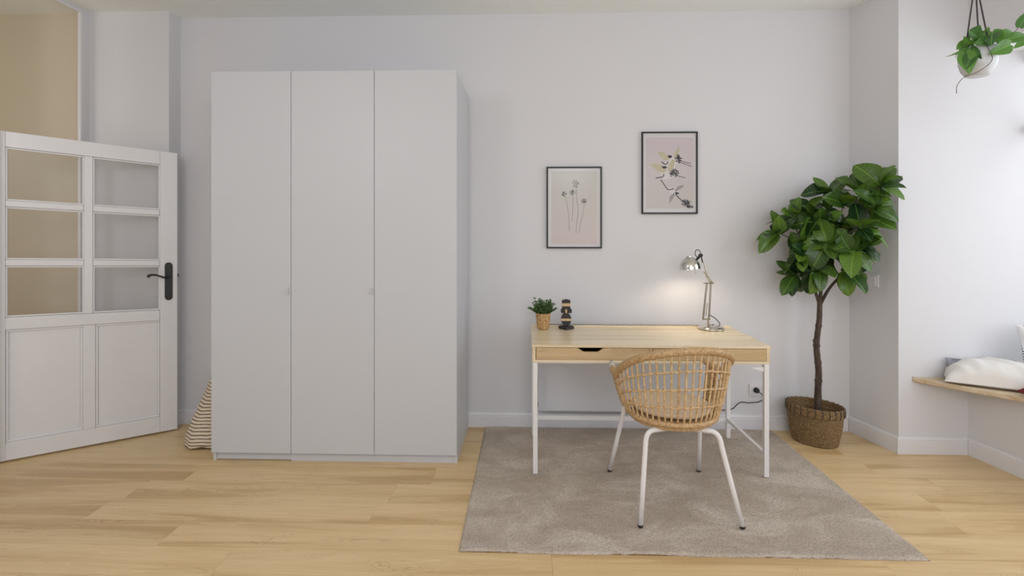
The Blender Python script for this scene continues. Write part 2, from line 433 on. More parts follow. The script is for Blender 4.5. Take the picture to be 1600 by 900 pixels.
for z0, z1 in ((1.131, 1.167), (1.475, 1.511)):
    for u0, u1 in ((.1, .4545), (.4995, .860)): dpart('glazing_bar', u0, u1, z0, z1, -.034, .002, bev=.004)
for u0, u1 in ((.099, .455), (.499, .861)):
    for z0, z1 in rows3:
        dpart('glass_pane', u0+.003, u1-.003, z0+.002, z1-.002, -.021, -.017, 'door_glass', 0)
        b = DB(); m_ = .009      # moulding around the pane
        b.bx(u0, u1, z0, z0+m_, -.016, -.006).bx(u0, u1, z1-m_, z1, -.016, -.006).bx(u0, u0+m_, z0+m_, z1-m_, -.016, -.006).bx(u1-m_, u1, z0+m_, z1-m_, -.016, -.006)
        b.build('pane_moulding', 'door', door, bevel=.002)
for u0, u1 in ((.0995, .442), (.504, .8605)):
    pn = dpart('door_panel', u0+.014, u1-.014, .118, .748, -.028, -.013, bev=.003)
    b = DB(); m_ = .014
    b.bx(u0, u1, .105, .105+m_, -.03, -.006).bx(u0, u1, .760-m_, .760, -.03, -.006).bx(u0, u0+m_, .105+m_, .760-m_, -.03, -.006).bx(u1-m_, u1, .105+m_, .760-m_, -.03, -.006)
    b.build('panel_moulding', 'door', door, bevel=.004)
dpart('latch_plate', -.0015, -.0002, .98, 1.16, -.028, -.010, 'iron', 0)
dpart('latch_bolt', -.010, -.001, 1.055, 1.075, -.025, -.012, 'iron', .001)
dpart('keep_mark', .012, .020, 1.66, 1.72, -.001, .001, 'trim', 0)
def stadium(u0, u1, z0, z1, n0, n1):
    r = (u1-u0)/2; c = (u0+u1)/2; pts = []
    for k in range(13): a = PI*k/12; pts.append((c+r*math.cos(a), z1-r+r*math.sin(a)))
    for k in range(13): a = PI+PI*k/12; pts.append((c+r*math.cos(a), z0+r+r*math.sin(a)))
    v = [dp(a, b, n0) for a, b in pts]+[dp(a, b, n1) for a, b in pts]; n = len(pts)
    return MB().poly(v, [tuple(range(n)), tuple(range(2*n-1, n-1, -1))]+[(i, i+n, (i+1) % n+n, (i+1) % n) for i in range(n)])
hd = stadium(.027, .073, .895, 1.155, .0002, .004).build('handle_plate', 'iron', door, bevel=.001)
stadium(.035, .065, .912, 1.138, .004, .006).build('inner_plate', 'black', hd, bevel=.0008)
for zz in (.928, 1.122):
    MB().tube([dp(.05, zz, .005), dp(.05, zz, .009)], .009, 12).build('rosette', 'iron', hd, smooth='auto')
b = MB(); b.tube([dp(.05, 1.062, .004), dp(.05, 1.062, .045)], .011, 12)
pts = spline([dp(.05, 1.062, .045), dp(.07, 1.054, .052), (dp(.095, 1.062, .054)), dp(.125, 1.072, .052), dp(.155, 1.071, .05), dp(.168, 1.058, .05)], 6)
b.tube(pts, [.010-.004*math.sin(PI*min(1, i/len(pts)*1.1)) for i in range(len(pts))], 10)
b.build('door_lever', 'iron', door, smooth='auto')

# ------------------------------------------------------------ wardrobe
wd = thing('wardrobe', 'tall white three-door wardrobe with flat fronts against the back wall', 'wardrobe', (-1.16, 3.3, 0))
FY = 3.02; fx = [-1.900, -1.4125, -.9105, -.417]
for i in range(3):
    d = MB().box(fx[i]+.0015, fx[i+1]-.0015, FY, FY+.018, .054, 2.340).build('wardrobe_door', 'wardrobe', wd, bevel=.001)
    if i < 2:
        kx = fx[i+1]-.020; pts = [(kx+.010, 1.028+.018)]+[(kx+.010-.017*math.sin(PI*k/10), 1.028+.018*math.cos(PI*k/10)) for k in range(1, 10)]+[(kx+.010, 1.028-.018)]
        MB().prism(pts, FY-.018, FY+.001, 'y').build('knob', 'knob', d, bevel=.002)
MB().box(-1.898, -1.880, FY+.020, WY-.022, 0, 2.338).build('side_panel', 'wardrobe', wd, bevel=.0008)
MB().box(-.435, -.417, FY+.020, WY-.022, 0, 2.338).build('side_panel', 'wardrobe', wd, bevel=.0008)
MB().box(-1.421, -1.404, FY+.022, WY-.03, .05, 2.32).build('partition', 'wardrobe', wd)
MB().box(-1.8795, -.4355, FY+.020, WY-.024, 2.32, 2.337).build('top_panel', 'wardrobe', wd, bevel=.0008)
MB().box(-1.8795, -.4355, FY+.024, WY-.03, .052, .07).build('bottom_panel', 'wardrobe', wd)
MB().box(-1.8795, -.4355, WY-.028, WY-.024, .07, 2.32).build('back_panel', 'wardrobe', wd)
MB().box(-1.8795, -1.424, FY+.030, FY+.044, .004, .052).build('plinth', 'wardrobe', wd)
MB().box(-1.4225, -.4355, FY+.025, FY+.039, 0, .052).build('plinth', 'wardrobe', wd)

# ------------------------------------------------------------ striped bag between door and wardrobe
bag = thing('laundry_bag', 'cream fabric bag with thin black stripes slumped beside the wardrobe', 'bag', (-2.05, 3.27, 0))
def bagf(u, v):
    a = u*2*PI; z = v*.58
    prof = [(0, .75), (.03, 1.0), (.1, 1.02), (.25, .90), (.5, .66), (.75, .42), (.92, .26), (1, .2)]
    for (v0, r0), (v1, r1) in zip(prof, prof[1:]):
        if v <= v1: r = r0+(r1-r0)*(v-v0)/(v1-v0); break
    n = noise.noise(Vector((math.cos(a)*1.5, math.sin(a)*1.5, z*4)))*.06+.04*math.cos(a*7+3*z)*(1-v*.5)
    r *= 1+n; cx = -2.075+.065*v; cy = 3.27+.09*v
    zz = z+.012+(0 if v < .9 else .02*math.cos(a*2))
    if v < .12: zz += .012*math.sin(a*4+1)*(1-v/.12)**.5+.0
    return (cx+r*.135*math.cos(a), cy+r*.12*math.sin(a), max(.004, zz-.012))
b = MB().grid(bagf, 64, 60, True)
b.f.append(tuple(range(64))[::-1])
o = b.build('bag_body', 'stripes', bag, smooth=True, loc=(-2.05, 3.27, 0))
MB().tube(spline([(-2.04, 3.36, .575), (-2.0, 3.355, .61), (-1.955, 3.35, .66), (-1.925, 3.36, .62), (-1.96, 3.38, .575)], 6), .007, 6).build('bag_strap', 'grey_fabric', bag, smooth=True)

# ------------------------------------------------------------ rug
def rugf(u, v):
    x = -.297+1.985*u; y = 2.195+1.405*v
    e = min(u, 1-u)*1.985; e2 = min(v, 1-v)*1.405; d = min(e, e2)
    h = .0105*min(1, (d/.012))**.5 if d > 0 else .0015
    n = noise.noise(Vector((x*3, y*3, 0)))*.0012+noise.noise(Vector((x*70, y*70, 2)))*.0015
    w = .003*noise.noise(Vector((x*25, y*25, 5)))
    if e < .02: x += w
    if e2 < .02: y += w+.004*noise.noise(Vector((x*3, 0, 9)))
    return (x, y, max(.001, h+n*(1 if d > .01 else .2)))
b = MB().grid(rugf, 420, 300)
rug = thing('rug', 'large plain taupe pile rug under the desk and chair', 'rug', (.7, 2.9, 0))
b.build('pile', 'rug', rug, smooth=True)['kind'] = 'stuff'
MB().box(-.295, 1.686, 2.197, 3.598, .0005, .004).build('rug_backing', 'seagrass', rug)

# ------------------------------------------------------------ desk
desk = thing('desk', 'light oak writing desk with two drawers on white metal legs', 'desk', (.69, 3.17, .012))
X0, X1, Y0, Y1 = .025, 1.350, 2.88, 3.462
MB().box(X0, X1, Y0, Y1-.02, .730, .745).build('desktop', 'desk', desk, bevel=.001)
MB().box(X0, X1, Y1-.0195, Y1, .715, .752).build('back_lip', 'desk', desk, bevel=.001)
MB().box(X0+.004, X0+.022, Y0+.003, Y1-.02, .6605, .7295).build('desk_side', 'desk', desk, bevel=.0006)
MB().box(X1-.022, X1-.004, Y0+.003, Y1-.02, .6605, .7295).build('desk_side', 'desk', desk, bevel=.0006)
MB().box(.682, .698, Y0+.003, Y1-.02, .6605, .7295).build('desk_divider', 'drawer', desk)
MB().box(X0+.004, X1-.004, Y0+.003, Y1-.02, .646, .660).build('desk_bottom', 'desk', desk, bevel=.0006)
MB().box(.50, .84, Y1-.125, Y1-.118, .7448, .7456).build('cable_slot', 'drawer', desk)
for a, c in ((.0505, .6795), (.7005, 1.3255)):
    cx = (a+c)/2-.010 if a < .5 else (a+c)/2
    pts = [(a, .6625), (c, .6625), (c, .7275), (cx+.080, .7275), (cx+.068, .724), (cx+.045, .708), (cx+.036, .7055), (cx-.036, .7055), (cx-.045, .708), (cx-.068, .724), (cx-.080, .7275), (a, .7275)]
    dr = MB().prism(pts, Y0+.001, Y0+.019, 'y').build('drawer', 'drawer', desk)
    MB().box(a+.01, c-.01, Y0+.0195, Y0+.4, .664, .668).box(a+.01, a+.018, Y0+.0195, Y0+.4, .668, .715).box(c-.018, c-.01, Y0+.0195, Y0+.4, .668, .715).box(a+.018, c-.018, Y0+.39, Y0+.4, .668, .715).build('drawer_box', 'soot', dr)
for lx in (X0+.007, X1-.033):
    for ly in (Y0+.006, Y1-.036):
        MB().box(lx, lx+.026, ly, ly+.026, .0145, .6455).build('leg', 'white_metal', desk, bevel=.002)
for lx in (X0+.010, X1-.030):
    MB().box(lx, lx+.020, Y0+.0325, Y1-.0365, .125, .145).build('side_rail', 'white_metal', desk, bevel=.001)
    MB().box(lx, lx+.020, Y0+.0325, Y1-.0365, .6255, .6455).build('top_rail', 'white_metal', desk, bevel=.001)
MB().box(X0+.0335, X1-.0335, Y1-.033, Y1-.013, .122, .148).build('back_rail', 'white_metal', desk, bevel=.001)
MB().box(X0+.0335, X1-.0335, Y0+.012, Y0+.030, .6385, .6455).build('front_rail', 'white_metal', desk, bevel=.001)
MB().prism([(X1-.11, .6250), (X1-.034, .6250), (X1-.034, .600)], Y0+.012, Y0+.018, 'y').build('corner_gusset', 'white_metal', desk)

# wall heating panel behind the desk
hp = thing('wall_heater', 'flat white wall heating panel low behind the desk', 'heater', (.64, 3.57, .14))
MB().box(.075, 1.19, 3.545, 3.565, .140, .62).build('heater_panel', 'heater', hp, bevel=.003)
for hx in (.12, 1.1): MB().box(hx, hx+.04, 3.565, WY-.0005, .2, .55).build('bracket', 'white_metal', hp)
MB().box(.070, .0745, 3.55, 3.562, .165, .20).build('switch', 'black', hp)

# ------------------------------------------------------------ rattan chair
ch = thing('rattan_armchair', 'round-backed woven rattan armchair on white tube legs at the desk', 'chair', (.735, 2.64, .014))
Cc = Vector((.728, 2.64, 0)); phi = math.radians(7); cs, sn = math.cos(phi), math.sin(phi)
def L(x, y, z): return Vector((Cc.x+cs*x-sn*y, Cc.y+sn*x+cs*y, z))
def rim(t):
    # t in -1..1 : left arm tip -> back (near the camera) -> right arm tip, returns local x,y,z
    s_ = t*1.62
    if abs(s_) <= 1.2:
        a = s_/1.2*PI/2; x = .278*math.sin(a)*(1+.03*math.cos(a)); y = -.285*math.cos(a)**.9 if math.cos(a) > 1e-6 else 0
        z = .655+.180*max(0, math.cos(a))**.72
    else:
        k = (abs(s_)-1.2)/.42; x = math.copysign(.278-.022*k*k, t); y = .170*k; z = .655+.022*k
    return x, y+.0, z
def base(t):
    a = max(-1, min(1, t*1.12))*PI*.62
    return .205*math.sin(a)*1.06, -.015-.215*math.cos(a)*.98, .470
def shell(t, v):
    # v 0 bottom .. 1 rim
    bx, by, bz = base(t); rx, ry, rz = rim(t)
    k = v**.62
    return L(bx+(rx-bx)*k, by+(ry-by)*k, bz+(rz-bz)*v)
def wrapped(path_fn, n, r, rip=.0011, seg=9):
    pts = []; rr = []
    for i in range(n):
        t_ = i/(n-1); pts.append(path_fn(t_)); rr.append(r+(rip if i % 2 else -rip*.6))
    return MB().tube(pts, rr, seg)
wrapped(lambda t_: L(*rim(-.865+1.765*t_)), 420, .0180).build('rim', 'rattan_dark', ch, smooth=True)
for sgn in (-1, 1):
    e_ = .865 if sgn < 0 else .90; pts = [L(*rim(sgn*(e_+(1.0-e_)*k/8))) for k in range(9)]
    MB().tube(pts, [.0172-.0008*k*(k > 5) for k in range(9)], 12).build('arm_tip', 'rattan_tip' if sgn < 0 else 'rattan_dark', ch, smooth=True)
ns = 29; ts = [-.80+1.60*i/(ns-1) for i in range(ns)]
for i, t_ in enumerate(ts):
    pts = [shell(t_, v/9) for v in range(10)]
    if i == 12: MB().tube(pts, .0052, 7).build('spindle', 'rattan_dark', ch, smooth=True)
    else: MB().tube(pts, random.uniform(.0046, .0054), 7).build('spindle', 'rattan', ch, smooth=True)
# dense front edges of the arm sides
for sgn in (-1, 1):
    for k, t_ in enumerate((.83, .86, .89, .92, .945)):
        pts = [shell(sgn*t_, v/9) for v in range(10)]
        MB().tube(pts, .0065, 7).build('spindle', 'rattan_dark', ch, smooth=True)
for vb in (.26, .50, .74):
    for ph in (0, PI):
        pts = []; N = (ns-1)*6
        for i in range(N+1):
            t_ = -.80+1.60*i/N; p = shell(t_, vb); q = shell(t_, vb+.02)
            out = (p-L(0, -.03, p.z)); out.z = 0; out.normalize()
            s_ = math.cos(PI*i/6+ph); pts.append(p+out*s_*.0062+Vector((0, 0, .0025*math.sin(PI*i/6*2+ph))))
        MB().tube(pts, .0034, 6).build('woven_band', 'rattan', ch, smooth=True)
# knots where the bands cross the spindles
b = MB()
for vb in (.26, .50, .74):
    for t_ in ts:
        p = shell(t_, vb); q = shell(t_, vb+.03); d = (q-p).normalized()*.006
        b.tube([p-d, p-d*.3, p+d*.3, p+d], [.0065, .0098, .0098, .0065], 7)
for sgn in (-1, 1):                              # close weave on the arm sides
    for r_ in range(13):
        vb = .10+.066*r_
        for ph in (0, PI):
            pts = []
            for i in range(13):
                t_ = sgn*(.80+.145*i/12); p = shell(t_, vb+(.01 if ph else 0)); out = (p-L(0, -.03, p.z)); out.z = 0; out.normalize()
                pts.append(p+out*math.cos(PI*i/2+ph)*.0075)
            b.tube(pts, .0042, 5)
b.build('weave_knots', 'rattan_dark', ch, smooth=True)['kind'] = 'stuff'
def ring(z, ra, rb, r, n=300, cyo=-.015, mat='rattan_dark', nm='seat_ring', rip=.0010):
    pts = []; rr = []
    for i in range(n):
        a = 2*PI*i/n; pts.append(L(ra*math.sin(a), cyo-rb*math.cos(a), z)); rr.append(r+(rip if i % 2 else -rip))
    return MB().tube(pts, rr, 9, closed=True).build(nm, mat, ch, smooth=True)
ring(.474, .217, .213, .0135)
ring(.450, .198, .194, .0105, nm='under_ring', n=60, rip=.0006)
b = MB()
for i in range(22):                              # short bound struts tying both rings
    a = 2*PI*i/22; p = L(.219*math.sin(a), -.015-.215*math.cos(a), .476); q = L(.196*math.sin(a), -.015-.192*math.cos(a), .447)
    b.tube([p, (p+q)/2, q], .006, 6)
b.build('ring_binding', 'rattan_dark', ch, smooth=True)['kind'] = 'stuff'
b = MB(); b.lathe([(0, .466), (.19, .466), (.195, .472), (.19, .478), (0, .478)], 40, Matrix.Translation(L(0, -.015, 0)))
b.build('seat_base', 'rattan', ch, smooth='auto')
def cus(u, v):
    a = u*2*PI; k = v*2-1
    ph_ = k*PI/2; r = max(math.cos(ph_), 0)**.28*.198; z = .482+.0215+.0215*math.sin(ph_)+.003*noise.noise(Vector((r*math.cos(a)*9, r*math.sin(a)*9, 0)))
    return L(r*math.cos(a)*.99, -.010+r*math.sin(a)*1.0, z)
MB().grid(cus, 48, 25, True).build('seat_cushion', 'cushion', ch, smooth=True)
# legs: four bent white tubes running in under the seat
feet = [((.523, 2.385), (.562, 2.445)), ((.990, 2.388), (.905, 2.440)), ((.470, 2.936), (.540, 2.86)), ((.977, 2.950), (.955, 2.86))]
for (fx_, fy_), (kx, ky) in feet:
    cxm, cym = .733, (2.50 if fy_ < 2.6 else 2.79)
    a_ = Vector((fx_, fy_, .022)); kn = Vector((kx, ky, .405)); tp = Vector((kx+(cxm-kx)*.28, ky+(cym-ky)*.28, .436)); en = Vector((kx+(cxm-kx)*.9, ky+(cym-ky)*.9, .436))
    path = [a_, a_.lerp(kn, .5), a_.lerp(kn, .9)]+[((1-q)**2)*a_.lerp(kn, .93)+2*q*(1-q)*Vector((kx, ky, .440))+q*q*tp for q in (.15, .3, .45, .6, .75, .9, 1)]+[en]
    lg = MB().tube(path, .0122, 12).build('leg', 'white_metal', ch, smooth=True)
    MB().lathe([(.0, .0125), (.011, .0125), (.0125, .015), (.0125, .024), (0, .024)], 14, Matrix.Translation((fx_, fy_, .002))).build('leg_glide', 'black', lg, smooth='auto')
MB().tube([(.733, 2.47, .436), (.733, 2.82, .436)], .0122, 12).build('centre_tube', 'white_metal', ch, smooth=True)

# ------------------------------------------------------------ desk lamp
lm = thing('desk_lamp', 'polished chrome balanced-arm desk lamp lit at the right end of the desk', 'lamp', (1.195, 3.372, .745))
T = Matrix.Translation
MB().lathe([(0, .7465), (.078, .7465), (.082, .750), (.082, .756), (.076, .763), (.05, .769), (.02, .773), (.014, .780), (0, .780)], 40, T((1.195, 3.372, 0))).build('lamp_base', 'chrome', lm, smooth='auto')
MB().tube([(1.178, 3.372, .778), (1.176, 3.372, .815)], .007, 10).build('stem', 'steel', lm, smooth='auto')
MB().box(1.140, 1.190, 3.366, 3.378, .806, .814).build('lower_bracket', 'steel', lm, bevel=.001)
for (ax, az), (bx_, bz_) in (((1.144, .810), (1.170, 1.050)), ((1.182, .810), (1.195, 1.050))):
    for yy in (3.362, 3.382): MB().tube([(ax, yy, az), (bx_, yy, bz_)], .0032, 8).build('lower_arm', 'steel', lm, smooth='auto')
b = MB(); pts = []
for i in range(140): a = i/139*28*PI; z_ = .83+.085*i/139; pts.append((1.161+.004*math.cos(a)+.01*i/139, 3.372+.004*math.sin(a), z_))
b.tube(pts, .0011, 5).build('lower_spring', 'steel', lm, smooth=True)
MB().tube([(1.147, 3.372, 1.044), (1.214, 3.372, 1.042)], .0035, 8).build('joint_bar', 'steel', lm, smooth='auto')
MB().tube([(1.195, 3.356, 1.05), (1.195, 3.388, 1.05)], .009, 14).build('elbow_knob', 'steel', lm, smooth='auto')
for dx, dz in ((0, 0), (.016, .004)):
    MB().tube([(1.186-dx*.6, 3.364, 1.058+dz), (1.141+dx*.1, 3.364, 1.19)], .003, 8).build('upper_arm', 'steel', lm, smooth='auto')
MB().tube([(1.141, 3.372, 1.18), (1.130, 3.372, 1.232)], .0042, 8).build('upper_arm', 'iron', lm, smooth='auto')
for k in (-.012, .012):
    pts = []
    for i in range(110): a = i/109*24*PI; f = i/109; pts.append((1.190-.034*f+k*.7+.004*math.cos(a), 3.372+.004*math.sin(a), 1.055+.062*f-k*.3))
    MB().tube(pts, .0012, 5).build('upper_spring', 'steel', lm, smooth=True)
MB().tube([(1.128, 3.358, 1.226), (1.128, 3.386, 1.226)], .011, 14).build('head_knob', 'iron', lm, smooth='auto')
Ms = T((1.061, 3.372, 1.142)) @ Matrix.Rotation(math.radians(-5), 4, 'Y')
R = .0665
outer = [(R*math.cos(a), 1.12*R*math.sin(a)) for a in [PI/2*k/14 for k in range(15)]]
inner = [((R-.0015)*math.cos(a), 1.12*(R-.0015)*math.sin(a)) for a in [PI/2*k/14 for k in range(14, -1, -1)]]
outer[-1] = (.0, outer[-1][1]); inner[0] = (.0, inner[0][1])
MB().lathe([(R+.001, -.004)]+outer+inner+[(R-.0005, -.004), (R+.001, -.004)], 40, Ms, cap=False).build('lamp_shade', 'chrome', lm, smooth='auto', merge=True)
MB().lathe([((R-.0022)*math.cos(a), 1.10*(R-.0022)*math.sin(a)) for a in [PI/2*k/12 for k in range(13)]], 36, Ms, cap=False).build('shade_lining', 'plastic', lm, smooth=True)
MB().tube([Ms @ Vector((.0, 0, .068)), Ms @ Vector((0, 0, .080))], .018, 16).build('shade_cap', 'chrome', lm, smooth='auto')
MB().tube([(1.105, 3.372, 1.200), (1.128, 3.372, 1.226)], .008, 10).build('shade_neck', 'iron', lm, smooth='auto')
MB().tube([(1.088, 3.352, 1.145), (1.090, 3.352, 1.108)], .0012, 6).tube([(1.090, 3.352, 1.112), (1.090, 3.352, 1.104)], .003, 8).build('pull_rod', 'steel', lm, smooth='auto')
MB().tube(spline([(1.108, 3.372, 1.212), (1.094, 3.374, 1.232), (1.100, 3.376, 1.258), (1.120, 3.376, 1.259), (1.131, 3.374, 1.236), (1.133, 3.372, 1.222)], 6), .0026, 7).build('cable_loop', 'black', lm, smooth=True)
MB().lathe([(.0, -.006), (.018, .0), (.026, .014), (.022, .030), (.012, .042), (.012, .055)], 20, Ms).build('bulb', 'bulb', lm, smooth=True)
pl = bpy.data.lights.new('desk_lamp_light', 'SPOT'); pl.energy = 3.5; pl.color = (1, .83, .62); pl.spot_size = math.radians(158); pl.spot_blend = .5; pl.shadow_soft_size = .03
po = bpy.data.objects.new('desk_lamp_light', pl); C.objects.link(po); po.location = Ms @ Vector((0, 0, -.012)); po.rotation_euler = (0, math.radians(-5), 0)
MB().tube(spline([(1.182, 3.376, .835), (1.205, 3.380, .828), (1.235, 3.384, .806), (1.262, 3.40, .778), (1.266, 3.43, .756), (1.262, 3.452, .757), (1.24, 3.470, .757)], 7), .0028, 7).build('lamp_cable', 'black', lm, smooth=True)

# braided cord along the back of the desk
o = MB().tube([(.135+.012*i, 3.452+.002*math.sin(i*.5), .7565+.0004*math.sin(i*.9)) for i in range(87)], .0040, 8).build('braided_cord', 'braid', smooth=True, loc=(.135, 3.452, .755))
tag(o, 'thin black and white braided cord lying along the rear edge of the desktop', 'cord')

# ------------------------------------------------------------ small plant in a woven pot
sp = thing('potted_herb', 'small leafy green plant in a tan woven pot on the desk', 'plant', (.103, 3.35, .745))
def potf(u, v):
    a = u*2*PI; r = .037+.013*v**.8
    if v < .08: r -= .006*(1-v/.08)
    dd = math.sin(a*9+v*16)*math.sin(a*9-v*16)
    return (.103+(r+.0012*dd)*math.cos(a), 3.35+(r+.0012*dd)*math.sin(a), .746+.104*v)
b = MB().grid(potf, 108, 30, True); b.f.append(tuple(range(108))[::-1]); b.build('woven_pot', 'bamboo', sp, smooth=True)
MB().lathe([(0, .838), (.045, .838), (.045, .842), (0, .844)], 24, T((.103, 3.35, 0))).build('soil', 'soil', sp)
rnd = random.Random(3)
def small_leaf(b, p, d, ln, wd):
    d = d.normalized(); s_ = d.cross(Vector((rnd.uniform(-1, 1), rnd.uniform(-1, 1), rnd.uniform(-1, 1)))).normalized()*wd
    up = d.cross(s_).normalized()*wd*.3
    b.poly([p, p+d*ln*.3+s_*.8+up, p+d*ln*.65+s_+up, p+d*ln, p+d*ln*.65-s_+up, p+d*ln*.3-s_*.8+up, p+d*ln*.5], [(0, 1, 6), (1, 2, 6), (2, 3, 6), (3, 4, 6), (4, 5, 6), (5, 0, 6)])
lf = MB(); st = MB()
for i in range(78):
    a = rnd.uniform(0, 2*PI); e = rnd.random()**.6; ln = rnd.uniform(.050, .085)*(1.38-.5*e)*(1.0 if rnd.random() < .8 else 1.25)
    p0 = Vector((.103+.034*e*math.cos(a), 3.35+.034*e*math.sin(a), .842)); tilt = .08+.80*e
    d = Vector((math.sin(tilt)*math.cos(a), math.sin(tilt)*math.sin(a), math.cos(tilt)*.95))
    pts = [p0+d*ln*k/5+Vector((0, 0, -.012*e*(k/5)**2)) for k in range(6)]; st.tube(pts, .0008, 4)
    for k in range(1, 6):
        for q in range(4):
            dd = Vector((rnd.uniform(-1, 1), rnd.uniform(-1, 1), rnd.uniform(-.3, 1)))+d*.6
            small_leaf(lf, pts[k], dd, rnd.uniform(.010, .017), rnd.uniform(.003, .0048))
st.build('stems', 'leaf_small', sp)['kind'] = 'stuff'
lf.build('foliage', 'leaf_small', sp, smooth=True)['kind'] = 'stuff'

# ------------------------------------------------------------ stacked wooden figure
sc = thing('stacked_figure', 'black wooden sculpture of stacked shapes with pale bands on the desk', 'sculpture', (.253, 3.36, .745))
MB().box(-.036, .036, -.036, .036, 0, .019, T((.254, 3.355, .746)) @ Matrix.Rotation(math.radians(40), 4, 'Z')).build('base_block', 'soot', sc, bevel=.0015)
def slab(profile, y0, y1, nm, mat, bev=.002): return MB().prism(profile, y0, y1, 'y').build(nm, mat, sc, bevel=bev)
def ell(z0, z1, cx, cz, rx, rz, n=14):
    out = []
    a0, a1 = math.asin(max(-1, min(1, (z0-cz)/rz))), math.asin(max(-1, min(1, (z1-cz)/rz)))
    for k in range(n+1): a = a0+(a1-a0)*k/n; out.append((cx+rx*math.cos(a), cz+rz*math.sin(a)))
    for k in range(n+1): a = a1+(a0-a1)*k/n; out.append((cx-rx*math.cos(a), cz+rz*math.sin(a)))
    pts = []
    for p in out:
        if not pts or (abs(p[0]-pts[-1][0])+abs(p[1]-pts[-1][1])) > 1e-4: pts.append(p)
    if abs(pts[0][0]-pts[-1][0])+abs(pts[0][1]-pts[-1][1]) < 1e-4: pts.pop()
    return pts
ca, cz_ = .253, .808
slab(ell(.7655, .798, ca, cz_, .033, .0425), 3.343, 3.367, 'disc_lower', 'soot')
slab(ell(.7982, .814, ca, cz_, .033, .0425), 3.3425, 3.3675, 'disc_band', 'pale_wood', .0005)
slab(ell(.8142, .850, ca, cz_, .033, .0425), 3.343, 3.367, 'disc_upper', 'soot')
slab([(.219, .854), (.222, .850), (.247, .850), (.247, .876), (.222, .876), (.219, .872)], 3.34, 3.37, 'neck_block', 'soot')
slab([(.2475, .8505), (.2585, .8505), (.2585, .8755), (.2475, .8755)], 3.3405, 3.3695, 'neck_band', 'pale_wood', .0005)
slab([(.259, .850), (.286, .850), (.289, .854), (.289, .872), (.286, .876), (.259, .876)], 3.34, 3.37, 'neck_block', 'soot')
slab([(.228, .877), (.276, .877), (.280, .883), (.280, .894), (.226, .894), (.226, .883)], 3.34, 3.37, 'head_lower', 'soot')
slab([(.2255, .8942), (.2805, .8942), (.2805, .914), (.2255, .914)], 3.3395, 3.3705, 'head_band', 'pale_wood', .0008)
slab([(.226, .9142), (.280, .9142), (.280, .930), (.276, .9345), (.262, .936), (.258, .939), (.248, .939), (.246, .935), (.230, .934), (.226, .928)], 3.34, 3.37, 'head_upper', 'soot')

# ------------------------------------------------------------ pictures
def picture(nm, label, x0, x1, z0, z1, px0, px1, pz0, pz1, pm):
    p = thing(nm, label, 'picture', ((x0+x1)/2, WY, z0), 'framed prints on the back wall'); yb = WY-.001; yf = WY-.020; w = .010
    MB().box(x0, x1, yf, yb, z0, z0+w).build('frame_rail', 'frame', p); MB().box(x0, x1, yf, yb, z1-w, z1).build('frame_rail', 'frame', p)
    MB().box(x0, x0+w, yf, yb, z0+w, z1-w).build('frame_stile', 'frame', p); MB().box(x1-w, x1, yf, yb, z0+w, z1-w).build('frame_stile', 'frame', p)
    MB().box(x0+w, x1-w, yf+.009, yf+.012, z0+w, z1-w).build('mat_board', 'paper', p)
    MB().box(px0, px1, yf+.0082, yf+.009, pz0, pz1).build('print', pm, p)
    MB().box(x0+w, x1-w, yf+.004, yf+.0055, z0+w, z1-w).build('picture_glass', 'frame_glass', p)
    return p, yf+.0080
# flower print: frame in pixels of the print -> metres by the frame's own corners
def flat(b, pts, yy): n = len(pts); b.poly([(x, yy, z) for x, z in pts], [tuple(range(n))])
def stroke(b, pts, wd, yy):
    P = [Vector((x, 0, z)) for x, z in pts]
    for i in range(len(P)-1):
        d = (P[i+1]-P[i]); n = Vector((-d.z, 0, d.x)).normalized()*wd*.5
        b.poly([(q.x, yy, q.z) for q in (P[i]-n, P[i+1]-n, P[i+1]+n, P[i]+n)], [(0, 1, 2, 3)])
pic, yy = picture('picture_frame', 'black framed botanical print of four seed heads on thin stems', .135, .522, 1.263, 1.836, .168, .489, 1.292, 1.806, 'print_a')
FA = lambda u, v: (.135+.387*(u-28)/592, 1.836-.573*(v-8)/876)
b = MB(); rp = random.Random(5)
stems = [[(344, 215), (352, 360), (366, 480), (350, 620), (343, 722)], [(222, 325), (247, 410), (264, 520), (274, 700)], [(308, 305), (312, 385), (309, 480), (300, 595)], [(432, 400), (420, 500), (392, 620), (374, 730)]]
for s_ in stems:
    pp = spline([(FA(*q)[0], 0, FA(*q)[1]) for q in s_], 6); stroke(b, [(q.x, q.z) for q in pp], .0020, yy)
b.build('printed_stem', 'ink_brown', pic)
for hx, hy, r in ((338, 190, 36), (216, 300, 25), (306, 280, 30), (432, 375, 27)):
    b = MB()
    for k in range(40):
        a = rp.uniform(0, 2*PI); q = r*rp.random()**.5; l_ = rp.uniform(6, 12); aa = a+rp.uniform(-.5, .5)
        c0 = (hx+q*math.cos(a), hy+q*math.sin(a)*1.05); w_ = 2.7
        flat(b, [FA(c0[0]+l_*math.cos(aa), c0[1]+l_*math.sin(aa)), FA(c0[0]+w_*math.sin(aa), c0[1]-w_*math.cos(aa)), FA(c0[0]-l_*math.cos(aa), c0[1]-l_*math.sin(aa)), FA(c0[0]-w_*math.sin(aa), c0[1]+w_*math.cos(aa))], yy-.0001*(k % 3))
    b.build('printed_seed_head', 'ink', pic)
pic, yy = picture('picture_frame', 'black framed print of white flying birds, hung higher to the right', .799, 1.186, 1.504, 2.078, .829, 1.158, 1.541, 2.038, 'print_b')
FB = lambda u, v: (.799+.387*(u-784)/372, 2.078-.574*(v-70)/550)
def shapes(nm, mat, polys, dz=0):
    b = MB()
    for k, pg in enumerate(polys): flat(b, [FB(*q) for q in pg], yy-.0001*dz-.00005*(k % 3))
    b.build(nm, mat, pic)
